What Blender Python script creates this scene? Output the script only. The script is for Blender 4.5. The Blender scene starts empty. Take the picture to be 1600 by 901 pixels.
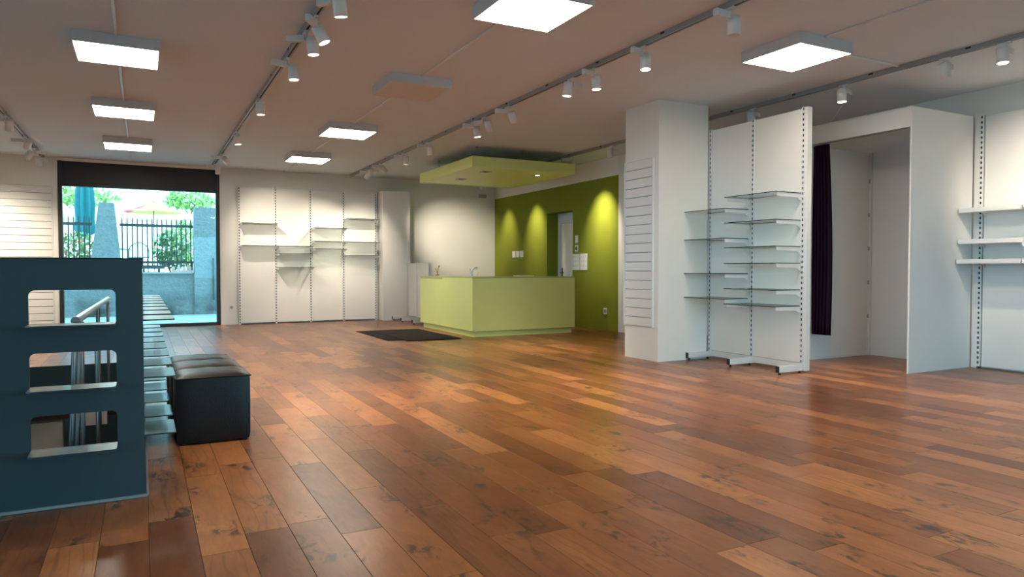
import bpy, math, random
from mathutils import Vector, Matrix

random.seed(7)
scene = bpy.context.scene
col = scene.collection
R = math.radians

# ------------------------------------------------------------------ camera
CAM_H = 1.15
cam_d = bpy.data.cameras.new('camera')
cam_d.sensor_width = 36.0
cam_d.lens = 36.0 * 1101.0 / 1600.0
cam_d.clip_start = 0.05
cam_d.clip_end = 300
cam = bpy.data.objects.new('camera', cam_d)
cam.location = (0, 0, CAM_H)
cam.rotation_euler = (R(90 - 1.56), 0, R(-27.66))
col.objects.link(cam)
scene.camera = cam

# ------------------------------------------------------------------ world, sun, daylight
SKY = (0.42, 0.76, 1.0, 1)
SKY_STRENGTH = 4.8
world = bpy.data.worlds.new('sky')
scene.world = world
world.use_nodes = True
bg = world.node_tree.nodes['Background']
bg.inputs['Color'].default_value = SKY
bg.inputs['Strength'].default_value = SKY_STRENGTH

sun_d = bpy.data.lights.new('sun', 'SUN')
sun_d.energy = 2.5
sun_d.angle = R(0.6)
sun_d.color = (1.0, 0.95, 0.86)
sun = bpy.data.objects.new('sun', sun_d)
sun.rotation_euler = (R(30), 0, R(-8))
sun.location = (0, -20, 40)
col.objects.link(sun)


def portal(name, loc, rot, sx, sy):
    d = bpy.data.lights.new(name, 'AREA')
    d.shape = 'RECTANGLE'
    d.size, d.size_y = sx, sy
    d.cycles.is_portal = True
    o = bpy.data.objects.new(name, d)
    o.location, o.rotation_euler = loc, rot
    col.objects.link(o)


# portals only guide the sampling of the sky through the three glazed openings
portal('portal_shopfront', (4.0, -2.78, 1.35), (R(90), 0, 0), 4.0, 2.6)
portal('portal_side', (-4.18, 3.5, 1.35), (R(90), 0, R(-90)), 9.0, 2.6)
portal('portal_back', (0.0, 15.98, 1.38), (R(-90), 0, 0), 2.8, 2.72)

vs = scene.view_settings
scene.display_settings.display_device = 'sRGB'
vs.view_transform = 'Standard'
vs.look = 'None'
vs.gamma = 1.0
vs.use_curve_mapping = False
vs.exposure = 0.72

LAMP = (1.0, 0.87, 0.68)       # warm white of the lamps
PANEL_EMIT = 16.0
SPOT_W = 250.0

# ------------------------------------------------------------------ materials
M = {}


def new_mat(name):
    m = bpy.data.materials.new(name)
    m.use_nodes = True
    nt = m.node_tree
    return m, nt, nt.nodes['Principled BSDF']


def plain(name, rgb, rough=0.5, metal=0.0, spec=0.5, noise=0.06, scale=6.0, bump=0.0, bscale=200.0, coat=0.0):
    """Principled with a little procedural unevenness in colour and an optional fine relief."""
    m, nt, b = new_mat(name)
    N, L = nt.nodes, nt.links
    tc = N.new('ShaderNodeNewGeometry')
    n = N.new('ShaderNodeTexNoise')
    n.inputs['Scale'].default_value = scale
    n.inputs['Detail'].default_value = 4
    L.new(tc.outputs['Position'], n.inputs['Vector'])
    mx = N.new('ShaderNodeMix')
    mx.data_type = 'RGBA'
    mx.inputs['A'].default_value = tuple(c * (1 - noise) for c in rgb) + (1,)
    mx.inputs['B'].default_value = tuple(min(1, c * (1 + noise)) for c in rgb) + (1,)
    L.new(n.outputs['Fac'], mx.inputs['Factor'])
    L.new(mx.outputs['Result'], b.inputs['Base Color'])
    b.inputs['Roughness'].default_value = rough
    b.inputs['Metallic'].default_value = metal
    b.inputs['Specular IOR Level'].default_value = spec
    if coat:
        b.inputs['Coat Weight'].default_value = coat
        b.inputs['Coat Roughness'].default_value = 0.12
    if bump:
        n2 = N.new('ShaderNodeTexNoise')
        n2.inputs['Scale'].default_value = bscale
        n2.inputs['Detail'].default_value = 3
        L.new(tc.outputs['Position'], n2.inputs['Vector'])
        bp = N.new('ShaderNodeBump')
        bp.inputs['Strength'].default_value = bump
        bp.inputs['Distance'].default_value = 0.01
        L.new(n2.outputs['Fac'], bp.inputs['Height'])
        L.new(bp.outputs['Normal'], b.inputs['Normal'])
    M[name] = m
    return m


def emissive(name, rgb, strength):
    m, nt, b = new_mat(name)
    b.inputs['Base Color'].default_value = (0.8, 0.8, 0.8, 1)
    b.inputs['Emission Color'].default_value = rgb + (1,)
    b.inputs['Emission Strength'].default_value = strength
    M[name] = m


def thin_glass(name, tint, refl=1.0):
    m, nt, b = new_mat(name)
    N, L = nt.nodes, nt.links
    N.remove(b)
    tr = N.new('ShaderNodeBsdfTransparent')
    tr.inputs['Color'].default_value = tint + (1,)
    gl = N.new('ShaderNodeBsdfGlossy')
    gl.inputs['Roughness'].default_value = 0.02
    fr = N.new('ShaderNodeFresnel')
    fr.inputs['IOR'].default_value = 1.45
    mul = N.new('ShaderNodeMath')
    mul.operation = 'MULTIPLY'
    mul.inputs[1].default_value = refl
    L.new(fr.outputs['Fac'], mul.inputs[0])
    mix = N.new('ShaderNodeMixShader')
    L.new(mul.outputs[0], mix.inputs['Fac'])
    L.new(tr.outputs[0], mix.inputs[1])
    L.new(gl.outputs[0], mix.inputs[2])
    L.new(mix.outputs[0], N['Material Output'].inputs['Surface'])
    M[name] = m


def wood_floor(name, per_island):
    """Reddish knotty laminate; each board gets its own tone and its own piece of grain."""
    m, nt, b = new_mat(name)
    N, L = nt.nodes, nt.links
    geo = N.new('ShaderNodeNewGeometry')
    if per_island:
        rnd = geo.outputs['Random Per Island']
    else:
        oi = N.new('ShaderNodeObjectInfo')
        rnd = oi.outputs['Random']

    def math_n(op, a, bb):
        n = N.new('ShaderNodeMath')
        n.operation = op
        for k, v in enumerate((a, bb)):
            if hasattr(v, 'links'):
                L.new(v, n.inputs[k])
            else:
                n.inputs[k].default_value = v
        return n.outputs[0]

    off = N.new('ShaderNodeCombineXYZ')
    L.new(math_n('MULTIPLY', rnd, 53.0), off.inputs[0])
    L.new(math_n('MULTIPLY', rnd, 91.0), off.inputs[1])
    L.new(math_n('MULTIPLY', rnd, 17.0), off.inputs[2])
    add = N.new('ShaderNodeVectorMath')
    L.new(geo.outputs['Position'], add.inputs[0])
    L.new(off.outputs[0], add.inputs[1])
    mp = N.new('ShaderNodeMapping')
    mp.inputs['Scale'].default_value = (1, 0.16, 1)
    L.new(add.outputs[0], mp.inputs['Vector'])
    # long grain
    g = N.new('ShaderNodeTexNoise')
    g.inputs['Scale'].default_value = 34
    g.inputs['Detail'].default_value = 7
    g.inputs['Distortion'].default_value = 1.2
    L.new(mp.outputs[0], g.inputs['Vector'])
    # blotches
    mp2 = N.new('ShaderNodeMapping')
    mp2.inputs['Scale'].default_value = (1, 0.5, 1)
    L.new(add.outputs[0], mp2.inputs['Vector'])
    bl = N.new('ShaderNodeTexNoise')
    bl.inputs['Scale'].default_value = 6
    bl.inputs['Detail'].default_value = 4
    bl.inputs['Distortion'].default_value = 0.6
    L.new(mp2.outputs[0], bl.inputs['Vector'])
    # knots: fine dark mottling gathered in sparse clusters
    kn = N.new('ShaderNodeTexNoise')
    kn.inputs['Scale'].default_value = 17
    kn.inputs['Detail'].default_value = 3
    kn.inputs['Roughness'].default_value = 0.6
    kn.inputs['Distortion'].default_value = 1.0
    L.new(mp2.outputs[0], kn.inputs['Vector'])
    kr = N.new('ShaderNodeMapRange')
    kr.interpolation_type = 'SMOOTHSTEP'
    kr.inputs['From Min'].default_value = 0.46
    kr.inputs['From Max'].default_value = 0.64
    L.new(kn.outputs['Fac'], kr.inputs['Value'])
    cn = N.new('ShaderNodeTexNoise')
    cn.inputs['Scale'].default_value = 5.5
    cn.inputs['Detail'].default_value = 1
    L.new(mp2.outputs[0], cn.inputs['Vector'])
    cr = N.new('ShaderNodeMapRange')
    cr.interpolation_type = 'SMOOTHSTEP'
    cr.inputs['From Min'].default_value = 0.54
    cr.inputs['From Max'].default_value = 0.66
    L.new(cn.outputs['Fac'], cr.inputs['Value'])
    # long dark vein lines on some boards
    wv = N.new('ShaderNodeTexWave')
    wv.bands_direction = 'X'
    wv.inputs['Scale'].default_value = 6
    wv.inputs['Distortion'].default_value = 9
    wv.inputs['Detail'].default_value = 2
    wv.inputs['Detail Scale'].default_value = 1.5
    L.new(mp.outputs[0], wv.inputs['Vector'])
    wr = N.new('ShaderNodeMapRange')
    wr.interpolation_type = 'SMOOTHSTEP'
    wr.inputs['From Min'].default_value = 0.86
    wr.inputs['From Max'].default_value = 1.0
    L.new(wv.outputs['Fac'], wr.inputs['Value'])
    fr_ = N.new('ShaderNodeMath')
    fr_.operation = 'FRACT'
    L.new(math_n('MULTIPLY', rnd, 7.3), fr_.inputs[0])
    some = math_n('GREATER_THAN', fr_.outputs[0], 0.62)
    veins = math_n('MULTIPLY', math_n('MULTIPLY', wr.outputs[0], some), 0.30)
    tone = N.new('ShaderNodeValToRGB')
    e = tone.color_ramp.elements
    e[0].position, e[0].color = 0.0, (0.085, 0.027, 0.010, 1)
    e[1].position, e[1].color = 1.0, (0.50, 0.21, 0.074, 1)
    for p, c in ((0.25, (0.165, 0.053, 0.019, 1)), (0.6, (0.28, 0.100, 0.034, 1)), (0.85, (0.40, 0.155, 0.054, 1))):
        x = e.new(p)
        x.color = c
    s = math_n('ADD', math_n('MULTIPLY', rnd, 0.66), math_n('MULTIPLY', g.outputs['Fac'], 0.42))
    s = math_n('ADD', s, math_n('MULTIPLY', math_n('SUBTRACT', bl.outputs['Fac'], 0.5), 0.55))
    L.new(s, tone.inputs['Fac'])
    mx = N.new('ShaderNodeMix')
    mx.data_type = 'RGBA'
    mx.inputs['B'].default_value = (0.050, 0.022, 0.012, 1)
    knots = math_n('MULTIPLY', math_n('MULTIPLY', kr.outputs[0], cr.outputs[0]), 1.0)
    L.new(math_n('MAXIMUM', knots, veins), mx.inputs['Factor'])
    L.new(tone.outputs['Color'], mx.inputs['A'])
    L.new(mx.outputs['Result'], b.inputs['Base Color'])
    b.inputs['Roughness'].default_value = 0.28
    b.inputs['Specular IOR Level'].default_value = 0.32
    M[name] = m


def concrete(name):
    """Rough rendered garden wall with dark soiling near its foot."""
    m, nt, b = new_mat(name)
    N, L = nt.nodes, nt.links
    geo = N.new('ShaderNodeNewGeometry')
    n = N.new('ShaderNodeTexNoise')
    n.inputs['Scale'].default_value = 9
    n.inputs['Detail'].default_value = 8
    n.inputs['Roughness'].default_value = 0.7
    L.new(geo.outputs['Position'], n.inputs['Vector'])
    n2 = N.new('ShaderNodeTexNoise')
    n2.inputs['Scale'].default_value = 1.6
    n2.inputs['Detail'].default_value = 5
    L.new(geo.outputs['Position'], n2.inputs['Vector'])
    sep = N.new('ShaderNodeSeparateXYZ')
    L.new(geo.outputs['Position'], sep.inputs[0])
    low = N.new('ShaderNodeMapRange')
    low.inputs['From Min'].default_value = 0.62
    low.inputs['From Max'].default_value = 0.05
    L.new(sep.outputs['Z'], low.inputs['Value'])
    mul = N.new('ShaderNodeMath')
    mul.operation = 'MULTIPLY'
    L.new(low.outputs[0], mul.inputs[0])
    rr = N.new('ShaderNodeValToRGB')
    rr.color_ramp.elements[0].position = 0.42
    rr.color_ramp.elements[1].position = 0.6
    L.new(n2.outputs['Fac'], rr.inputs['Fac'])
    L.new(rr.outputs['Color'], mul.inputs[1])
    base = N.new('ShaderNodeMix')
    base.data_type = 'RGBA'
    base.inputs['A'].default_value = (0.20, 0.21, 0.21, 1)
    base.inputs['B'].default_value = (0.42, 0.43, 0.42, 1)
    L.new(n.outputs['Fac'], base.inputs['Factor'])
    dirt = N.new('ShaderNodeMix')
    dirt.data_type = 'RGBA'
    dirt.inputs['B'].default_value = (0.07, 0.075, 0.065, 1)
    L.new(base.outputs['Result'], dirt.inputs['A'])
    L.new(mul.outputs[0], dirt.inputs['Factor'])
    L.new(dirt.outputs['Result'], b.inputs['Base Color'])
    b.inputs['Roughness'].default_value = 0.95
    bp = N.new('ShaderNodeBump')
    bp.inputs['Strength'].default_value = 1.0
    bp.inputs['Distance'].default_value = 0.14
    L.new(n.outputs['Fac'], bp.inputs['Height'])
    L.new(bp.outputs['Normal'], b.inputs['Normal'])
    M[name] = m


wood_floor('floor_board', False)
wood_floor('floor_far', True)
concrete('render')
plain('joint', (0.03, 0.015, 0.01), 0.8)
plain('wall', (0.80, 0.785, 0.74), 0.85, spec=0.2, noise=0.02, bump=0.08, bscale=120)
plain('ceiling', (0.67, 0.74, 0.79), 0.9, spec=0.15, noise=0.03, scale=2, bump=0.06, bscale=90)
plain('white_panel', (0.76, 0.745, 0.72), 0.55, spec=0.3, noise=0.02)
plain('white_metal', (0.72, 0.72, 0.71), 0.38, spec=0.4, noise=0.02)
plain('lamp_white', (0.70, 0.70, 0.69), 0.35, spec=0.4, noise=0.02)
plain('track_grey', (0.34, 0.35, 0.35), 0.4, metal=0.3, noise=0.03)
plain('cassette', (0.60, 0.61, 0.61), 0.45, spec=0.4, noise=0.03)
plain('black', (0.012, 0.012, 0.013), 0.6)
plain('frame_dark', (0.022, 0.020, 0.020), 0.45, spec=0.4)
plain('lime', (0.74, 0.80, 0.28), 0.42, spec=0.4, noise=0.03)
plain('lime_top', (0.45, 0.50, 0.20), 0.3, spec=0.5, noise=0.03)
plain('green_wall', (0.205, 0.235, 0.020), 0.8, spec=0.2, noise=0.06, scale=3, bump=0.25, bscale=160)
plain('blue_steel', (0.030, 0.062, 0.074), 0.36, spec=0.5, noise=0.05, coat=0.25)
plain('leather', (0.010, 0.008, 0.0075), 0.40, spec=0.32, noise=0.2, scale=20, bump=0.10, bscale=140)
plain('curtain', (0.022, 0.010, 0.022), 0.9, spec=0.1, noise=0.1)
plain('mat_fibre', (0.030, 0.027, 0.024), 0.95, spec=0.1, noise=0.3, scale=60, bump=0.6, bscale=300)
plain('steel', (0.70, 0.70, 0.70), 0.34, metal=1.0, noise=0.02)
plain('brass', (0.65, 0.45, 0.16), 0.25, metal=1.0, noise=0.02)
plain('door_white', (0.66, 0.70, 0.74), 0.45, spec=0.4, noise=0.02)
plain('plastic_white', (0.78, 0.76, 0.70), 0.4, noise=0.02)
plain('paper', (0.80, 0.79, 0.76), 0.8, noise=0.02)
plain('ink', (0.10, 0.10, 0.11), 0.8)
plain('glass_edge', (0.020, 0.045, 0.040), 0.15)
plain('grey_lower', (0.50, 0.49, 0.47), 0.8, noise=0.08)
plain('paving', (0.30, 0.30, 0.29), 0.9, noise=0.12)
plain('pale_gravel', (0.72, 0.70, 0.66), 0.95, noise=0.1, scale=3)
plain('fence_paint', (0.045, 0.045, 0.043), 0.6)
plain('teal_cloth', (0.004, 0.12, 0.14), 0.8, noise=0.15)
plain('yellow_cloth', (0.42, 0.24, 0.07), 0.85, noise=0.08)
plain('red_cloth', (0.40, 0.03, 0.04), 0.85, noise=0.08)
plain('leaf', (0.10, 0.20, 0.045), 0.6, noise=0.5, scale=5)
plain('leaf_light', (0.22, 0.34, 0.08), 0.6, noise=0.5, scale=5)
plain('flower', (0.75, 0.18, 0.12), 0.7, noise=0.2)
plain('bark', (0.10, 0.06, 0.04), 0.9)
plain('pink_stone', (0.62, 0.40, 0.34), 0.9)
plain('house_wall', (0.85, 0.82, 0.78), 0.9, noise=0.03)
plain('timber', (0.30, 0.16, 0.10), 0.8, noise=0.2)
plain('garden_metal', (0.07, 0.10, 0.12), 0.5)
emissive('diffuser_lit', (1.0, 0.90, 0.74), PANEL_EMIT)
plain('diffuser_off', (0.58, 0.52, 0.46), 0.5)
emissive('lens_lit', (1.0, 0.86, 0.66), 5.0)
M['lens_lit'].cycles.emission_sampling = 'NONE'
emissive('lens_dim', (1.0, 0.85, 0.65), 2.0)
thin_glass('window_glass', (0.80, 0.97, 0.985), 0.6)
thin_glass('shelf_glass', (0.91, 0.955, 0.94), 0.6)

# ------------------------------------------------------------------ mesh helpers
ORG = {}


class MB:
    def __init__(self):
        self.v, self.f, self.mi = [], [], []

    def face(self, idx, mi=0):
        self.f.append(tuple(idx))
        self.mi.append(mi)

    def box(self, x0, x1, y0, y1, z0, z1, mi=0, side_mi=None):
        b = len(self.v)
        self.v += [(x0, y0, z0), (x1, y0, z0), (x1, y1, z0), (x0, y1, z0),
                   (x0, y0, z1), (x1, y0, z1), (x1, y1, z1), (x0, y1, z1)]
        s = mi if side_mi is None else side_mi
        for q, k in (((0, 3, 2, 1), mi), ((4, 5, 6, 7), mi), ((0, 1, 5, 4), s), ((1, 2, 6, 5), s),
                     ((2, 3, 7, 6), s), ((3, 0, 4, 7), s)):
            self.face([b + i for i in q], k)
        return self

    def board(self, x0, x1, y0, y1, zb, zt, c=0.0008):
        """floor board: box with chamfered top edges"""
        b = len(self.v)
        self.v += [(x0, y0, zb), (x1, y0, zb), (x1, y1, zb), (x0, y1, zb)]
        self.v += [(x0, y0, zt - c), (x1, y0, zt - c), (x1, y1, zt - c), (x0, y1, zt - c)]
        self.v += [(x0 + c, y0 + c, zt), (x1 - c, y0 + c, zt), (x1 - c, y1 - c, zt), (x0 + c, y1 - c, zt)]
        for a in (0, 4):
            for k in range(4):
                j = (k + 1) % 4
                self.face((b + a + k, b + a + j, b + a + 4 + j, b + a + 4 + k))
        self.face((b + 8, b + 9, b + 10, b + 11))
        return self

    def tube(self, p0, p1, r0, r1=None, n=16, caps=True, mi=0):
        r1 = r0 if r1 is None else r1
        p0, p1 = Vector(p0), Vector(p1)
        d = (p1 - p0).normalized()
        a = d.orthogonal().normalized()
        c = d.cross(a)
        b = len(self.v)
        for p, r in ((p0, r0), (p1, r1)):
            for k in range(n):
                t = 2 * math.pi * k / n
                self.v.append(tuple(p + a * (r * math.cos(t)) + c * (r * math.sin(t))))
        for k in range(n):
            j = (k + 1) % n
            self.face((b + k, b + j, b + n + j, b + n + k), mi)
        if caps:
            self.face([b + k for k in range(n)][::-1], mi)
            self.face([b + n + k for k in range(n)], mi)
        return self

    def path(self, pts, r, n=10):
        for a, c in zip(pts[:-1], pts[1:]):
            self.tube(a, c, r, n=n)
        return self

    def prism(self, poly, axis, a, c, mi=0):
        """extrude a 2D polygon along an axis ('x','y','z') from a to c"""
        b, n = len(self.v), len(poly)
        for t in (a, c):
            for (u, w) in poly:
                self.v.append({'x': (t, u, w), 'y': (u, t, w), 'z': (u, w, t)}[axis])
        self.face([b + k for k in range(n)][::-1], mi)
        self.face([b + n + k for k in range(n)], mi)
        for k in range(n):
            j = (k + 1) % n
            self.face((b + k, b + j, b + n + j, b + n + k), mi)
        return self

    def mesh(self, name, mats, smooth=False):
        me = bpy.data.meshes.new(name)
        me.from_pydata(self.v, [], self.f)
        for mt in (mats if isinstance(mats, (list, tuple)) else [mats]):
            me.materials.append(M[mt])
        me.polygons.foreach_set('material_index', self.mi)
        if smooth:
            me.polygons.foreach_set('use_smooth', [True] * len(self.f))
        me.update()
        return me

    def build(self, name, mats, parent=None, smooth=False, bevel=0.0, seg=2, origin=None):
        if parent is None:
            if origin is None:
                xs, ys, zs = zip(*self.v)
                origin = ((min(xs) + max(xs)) / 2, (min(ys) + max(ys)) / 2, min(zs))
        else:
            origin = ORG[parent.name]
        origin = Vector(origin)
        self.v = [tuple(Vector(p) - origin) for p in self.v]
        o = bpy.data.objects.new(name, self.mesh(name, mats, smooth))
        col.objects.link(o)
        ORG[o.name] = origin
        if parent is None:
            o.location = origin
        else:
            o.parent = parent
        if bevel:
            md = o.modifiers.new('bevel', 'BEVEL')
            md.width, md.segments, md.limit_method, md.angle_limit = bevel, seg, 'ANGLE', R(40)
        if smooth:
            md = o.modifiers.new('split', 'EDGE_SPLIT')
            md.split_angle = R(40)
        return o


def box(*a, **k):
    return MB().box(*a, **k)


def tag(o, label, cat, group=None):
    o['label'], o['category'] = label, cat
    if group:
        o['group'] = group
    return o


def thing(name, loc, label, cat, group=None):
    o = bpy.data.objects.new(name, None)
    o.empty_display_size = 0.1
    o.location = loc
    col.objects.link(o)
    ORG[o.name] = Vector(loc)
    return tag(o, label, cat, group)


def struct(o):
    o['kind'] = 'structure'
    return o


def shared(name, me, parent, loc=(0, 0, 0), rot=None):
    o = bpy.data.objects.new(name, me)
    col.objects.link(o)
    o.parent = parent
    o.location = loc
    if rot is not None:
        o.rotation_mode = 'QUATERNION'
        o.rotation_quaternion = rot
    return o


# ------------------------------------------------------------------ room shell
CZ = 3.24                    # ceiling
XL, XR, YF, YB = -4.0, 8.70, -2.6, 15.70
GX = 7.75                    # green wall plane
SX0, SX1, SY0, SY1 = -1.34, -0.035, 4.06, 8.05     # stairwell hole

fl = MB()
fl.box(XL, SX0, YF, YB + 0.2, -0.30, -0.012)
fl.box(SX1, XR, YF, YB + 0.2, -0.30, -0.012)
fl.box(SX0, SX1, YF, SY0, -0.30, -0.012)
fl.box(SX0, SX1, SY1, YB + 0.2, -0.30, -0.012)
floor = struct(fl.build('floor', 'joint', origin=(0, 0, 0)))

# boards: 0.185 m wide, running away from the camera
PW, PL, GAP = 0.185, 1.20, 0.0009
boards = []
row0 = int(math.floor((XL - 0.01) / PW))
for r_ in range(row0, int((XR - 0.01) / PW) + 2):
    xa, xb = 0.01 + r_ * PW, 0.01 + (r_ + 1) * PW
    y = YF - random.random() * PL
    while y < YB + 0.1:
        ya, yb = y, y + PL
        y += PL
        for (ca, cb, da, db) in ((xa, xb, ya, yb),):
            ca, cb = max(ca, XL), min(cb, XR)
            da, db = max(da, YF), min(db, YB + 0.02)
            if cb - ca < 0.01 or db - da < 0.02:
                continue
            inx = ca < SX1 - 0.01 and cb > SX0 + 0.01
            if inx and da < SY1 and db > SY0:      # board meets the stairwell: cut it
                if da < SY0:
                    boards.append((ca, cb, da, SY0))
                if db > SY1:
                    boards.append((ca, cb, SY1, db))
                continue
            boards.append((ca, cb, da, db))


def seen_size(bd):
    cx, cy = (bd[0] + bd[1]) / 2, (bd[2] + bd[3]) / 2
    s, c = math.sin(R(27.66)), math.cos(R(27.66))
    dep, lat = cx * s + cy * c, cx * c - cy * s
    if dep < 2.0 or abs(lat / dep) > 0.80 or bd[3] < 2.0:
        return 0
    if cx < 0.1 and cy > 4.1 and cy < 20 and cx / cy < 0.01:
        return 0
    return (bd[1] - bd[0]) * (bd[3] - bd[2]) / dep ** 3


boards.sort(key=seen_size, reverse=True)
far = MB()
cache = {}
for i, (xa, xb, ya, yb) in enumerate(boards):
    if i < 300 and seen_size((xa, xb, ya, yb)) > 0:
        key = (round(xb - xa, 3), round(yb - ya, 3))
        if key not in cache:
            w, l = (xb - xa) / 2 - GAP, (yb - ya) / 2 - GAP
            cache[key] = MB().board(-w, w, -l, l, -0.012, 0.0).mesh('plank', 'floor_board')
        shared('plank', cache[key], floor, ((xa + xb) / 2, (ya + yb) / 2, 0))
    else:
        far.board(xa + GAP, xb - GAP, ya + GAP, yb - GAP, -0.012, 0.0)
o = far.build('planks', 'floor_far', floor)
o['kind'] = 'stuff'

struct(box(XL - 0.2, XR + 0.2, YF - 0.2, YB + 0.25, CZ, CZ + 0.26).build('ceiling', 'ceiling'))

# back wall with the tall window opening
WX0, WX1, WZ = -1.39, 1.42, 3.19
b = MB()
b.box(XL - 0.2, WX0, YB, YB + 0.25, -0.05, CZ)
b.box(WX1, 8.9, YB, YB + 0.25, -0.05, CZ)
b.box(WX0, WX1, YB, YB + 0.25, WZ, CZ)
struct(b.build('wall_back', 'wall'))
# left wall with side glazing
b = MB()
b.box(XL - 0.2, XL, 8.0, YB, -0.05, CZ)
b.box(XL - 0.2, XL, YF - 0.2, -1.0, -0.05, CZ)
b.box(XL - 0.2, XL, -1.0, 8.0, 2.65, CZ)
struct(b.build('wall_left', 'wall'))
# shopfront behind the camera
b = MB()
b.box(XL - 0.2, XR + 0.2, YF - 0.2, YF, 2.65, CZ)
b.box(XL - 0.2, 2.0, YF - 0.2, YF, -0.05, 2.65)
b.box(6.0, XR + 0.2, YF - 0.2, YF, -0.05, 2.65)
struct(b.build('wall_front', 'wall'))
# right wall
struct(box(XR, XR + 0.2, YF, 9.6, -0.05, CZ).build('wall_right', 'wall'))
# white part of the projecting wall that carries the green paint
DY0, DY1, DZ = 12.13, 13.15, 2.35
DX = 8.02
b = MB()
b.box(GX, 8.9, 9.6, 10.58, -0.05, CZ)
b.box(GX, 8.9, 10.58, YB, 2.88, CZ)
struct(b.build('wall_side', 'wall', bevel=0.004))
b = MB()
b.box(GX - 0.002, 8.88, 10.58, DY0, -0.04, 2.88)
b.box(GX - 0.002, 8.88, DY1, YB, -0.04, 2.88)
b.box(GX - 0.002, 8.88, DY0, DY1, DZ, 2.88)
b.box(DX + 0.06, 8.88, DY0, DY1, -0.04, DZ)
struct(b.build('wall_green', 'green_wall'))

# door set back in the green wall
d = thing('door_1', (DX, (DY0 + DY1) / 2, 0), 'pale grey door in the dark recess of the green wall', 'door')
d['kind'] = 'structure'
b = MB()
b.box(DX, DX + 0.06, DY0, DY0 + 0.10, 0, DZ)
b.box(DX, DX + 0.06, DY1 - 0.10, DY1, 0, DZ)
b.box(DX, DX + 0.06, DY0 + 0.10, DY1 - 0.10, DZ - 0.22, DZ)
b.build('door_frame', 'door_white', d, bevel=0.004)
lf = box(DX + 0.018, DX + 0.05, DY0 + 0.104, DY1 - 0.104, 0.008, DZ - 0.224).build('door_leaf', 'plastic_white', d, bevel=0.003)
h = MB()
h.box(DX + 0.012, DX + 0.018, DY1 - 0.18, DY1 - 0.14, 0.98, 1.18)
h.tube((DX + 0.014, DY1 - 0.16, 1.08), (DX - 0.035, DY1 - 0.16, 1.08), 0.010)
h.tube((DX - 0.035, DY1 - 0.15, 1.08), (DX - 0.035, DY1 - 0.29, 1.08), 0.010)
h.build('door_handle', 'frame_dark', lf, smooth=True)

# column
CX0, CX1, CY0, CY1 = 5.65, 6.45, 6.88, 7.56
struct(box(CX0, CX1, CY0, CY1, -0.01, CZ).build('wall_column', 'wall', bevel=0.004))

# ------------------------------------------------------------------ back window
GZ = 2.72
w = thing('window_1', (0, YB, 0), 'tall dark framed shop window with a shutter box, looking onto a garden wall', 'window')
w['kind'] = 'structure'
b = MB()
y0, y1 = YB - 0.03, YB + 0.12
b.box(WX0, WX0 + 0.07, y0, y1, 0, WZ)
b.box(WX1 - 0.07, WX1, y0, y1, 0, WZ)
b.box(WX0 + 0.07, WX1 - 0.07, y0, y1, 0, 0.06)
b.box(WX0 + 0.07, WX1 - 0.07, y0, y1, GZ, GZ + 0.07)
b.build('window_frame', 'frame_dark', w, bevel=0.004)
b = MB().box(WX0 + 0.07, WX1 - 0.07, YB + 0.02, YB + 0.12, GZ + 0.07, WZ)
b.build('shutter_box', 'frame_dark', w)
box(WX0 + 0.07, WX1 - 0.07, YB + 0.055, YB + 0.063, 0.06, GZ).build('pane', 'window_glass', w)

# shopfront and side glazing behind the camera
for nm, horiz in (('window_2', True), ('window_3', False)):
    if horiz:
        w = thing(nm, (4.0, YF - 0.1, 0), 'wide glazed shopfront behind the photographer', 'window')
        a, c = 2.0, 6.0
    else:
        w = thing(nm, (XL - 0.1, 3.5, 0), 'side shop window behind the photographer', 'window')
        a, c = -1.0, 8.0
    w['kind'] = 'structure'
    n = 2 if horiz else 3
    fr = MB()
    st = (c - a) / n

    def put(m_, u0, u1, t0, t1, z0, z1):
        if horiz:
            m_.box(u0, u1, YF - 0.1 + t0, YF - 0.1 + t1, z0, z1)
        else:
            m_.box(XL - 0.1 + t0, XL - 0.1 + t1, u0, u1, z0, z1)
    for k in range(n + 1):
        u = a + k * st
        put(fr, max(a, u - 0.03), min(c, u + 0.03), -0.04, 0.04, 0, 2.65)
    for k in range(n):
        for (z0, z1) in ((0, 0.06), (2.59, 2.65)):
            put(fr, a + k * st + 0.03, a + (k + 1) * st - 0.03, -0.04, 0.04, z0, z1)
    fr.build('window_frame', 'frame_dark', w)
    for k in range(n):
        g = MB()
        put(g, a + k * st + 0.03, a + (k + 1) * st - 0.03, -0.004, 0.004, 0.06, 2.59)
        g.build('pane', 'window_glass', w)


# ------------------------------------------------------------------ shelving parts
def upright(parent, x, y, z0, z1, face, w=0.038, d=0.03, pitch=0.058):
    """slotted upright whose slotted face looks along -x or -y"""
    lad, ch = MB(), MB()
    n = int((z1 - z0) / pitch)

    def put(m_, u0, u1, t0, t1, a, c):
        # u across the face, t depth behind the face
        if face == '-y':
            m_.box(x + u0, x + u1, y + t0, y + t1, a, c)
        else:
            m_.box(x + t0, x + t1, y + u0, y + u1, a, c)
    s = 0.0105
    put(lad, -w / 2, -s, 0, d, z0, z1)
    put(lad, s, w / 2, 0, d, z0, z1)
    for k in range(n + 1):
        a = z0 + k * pitch
        c = min(z1, a + pitch * 0.5)
        if c > a:
            put(lad, -s, s, 0, 0.004, a, c)
    u = lad.build('upright', 'white_metal', parent)
    put(ch, -s, s, 0.008, d - 0.002, z0, z1)
    ch.build('slot_channel', 'black', u)


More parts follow.
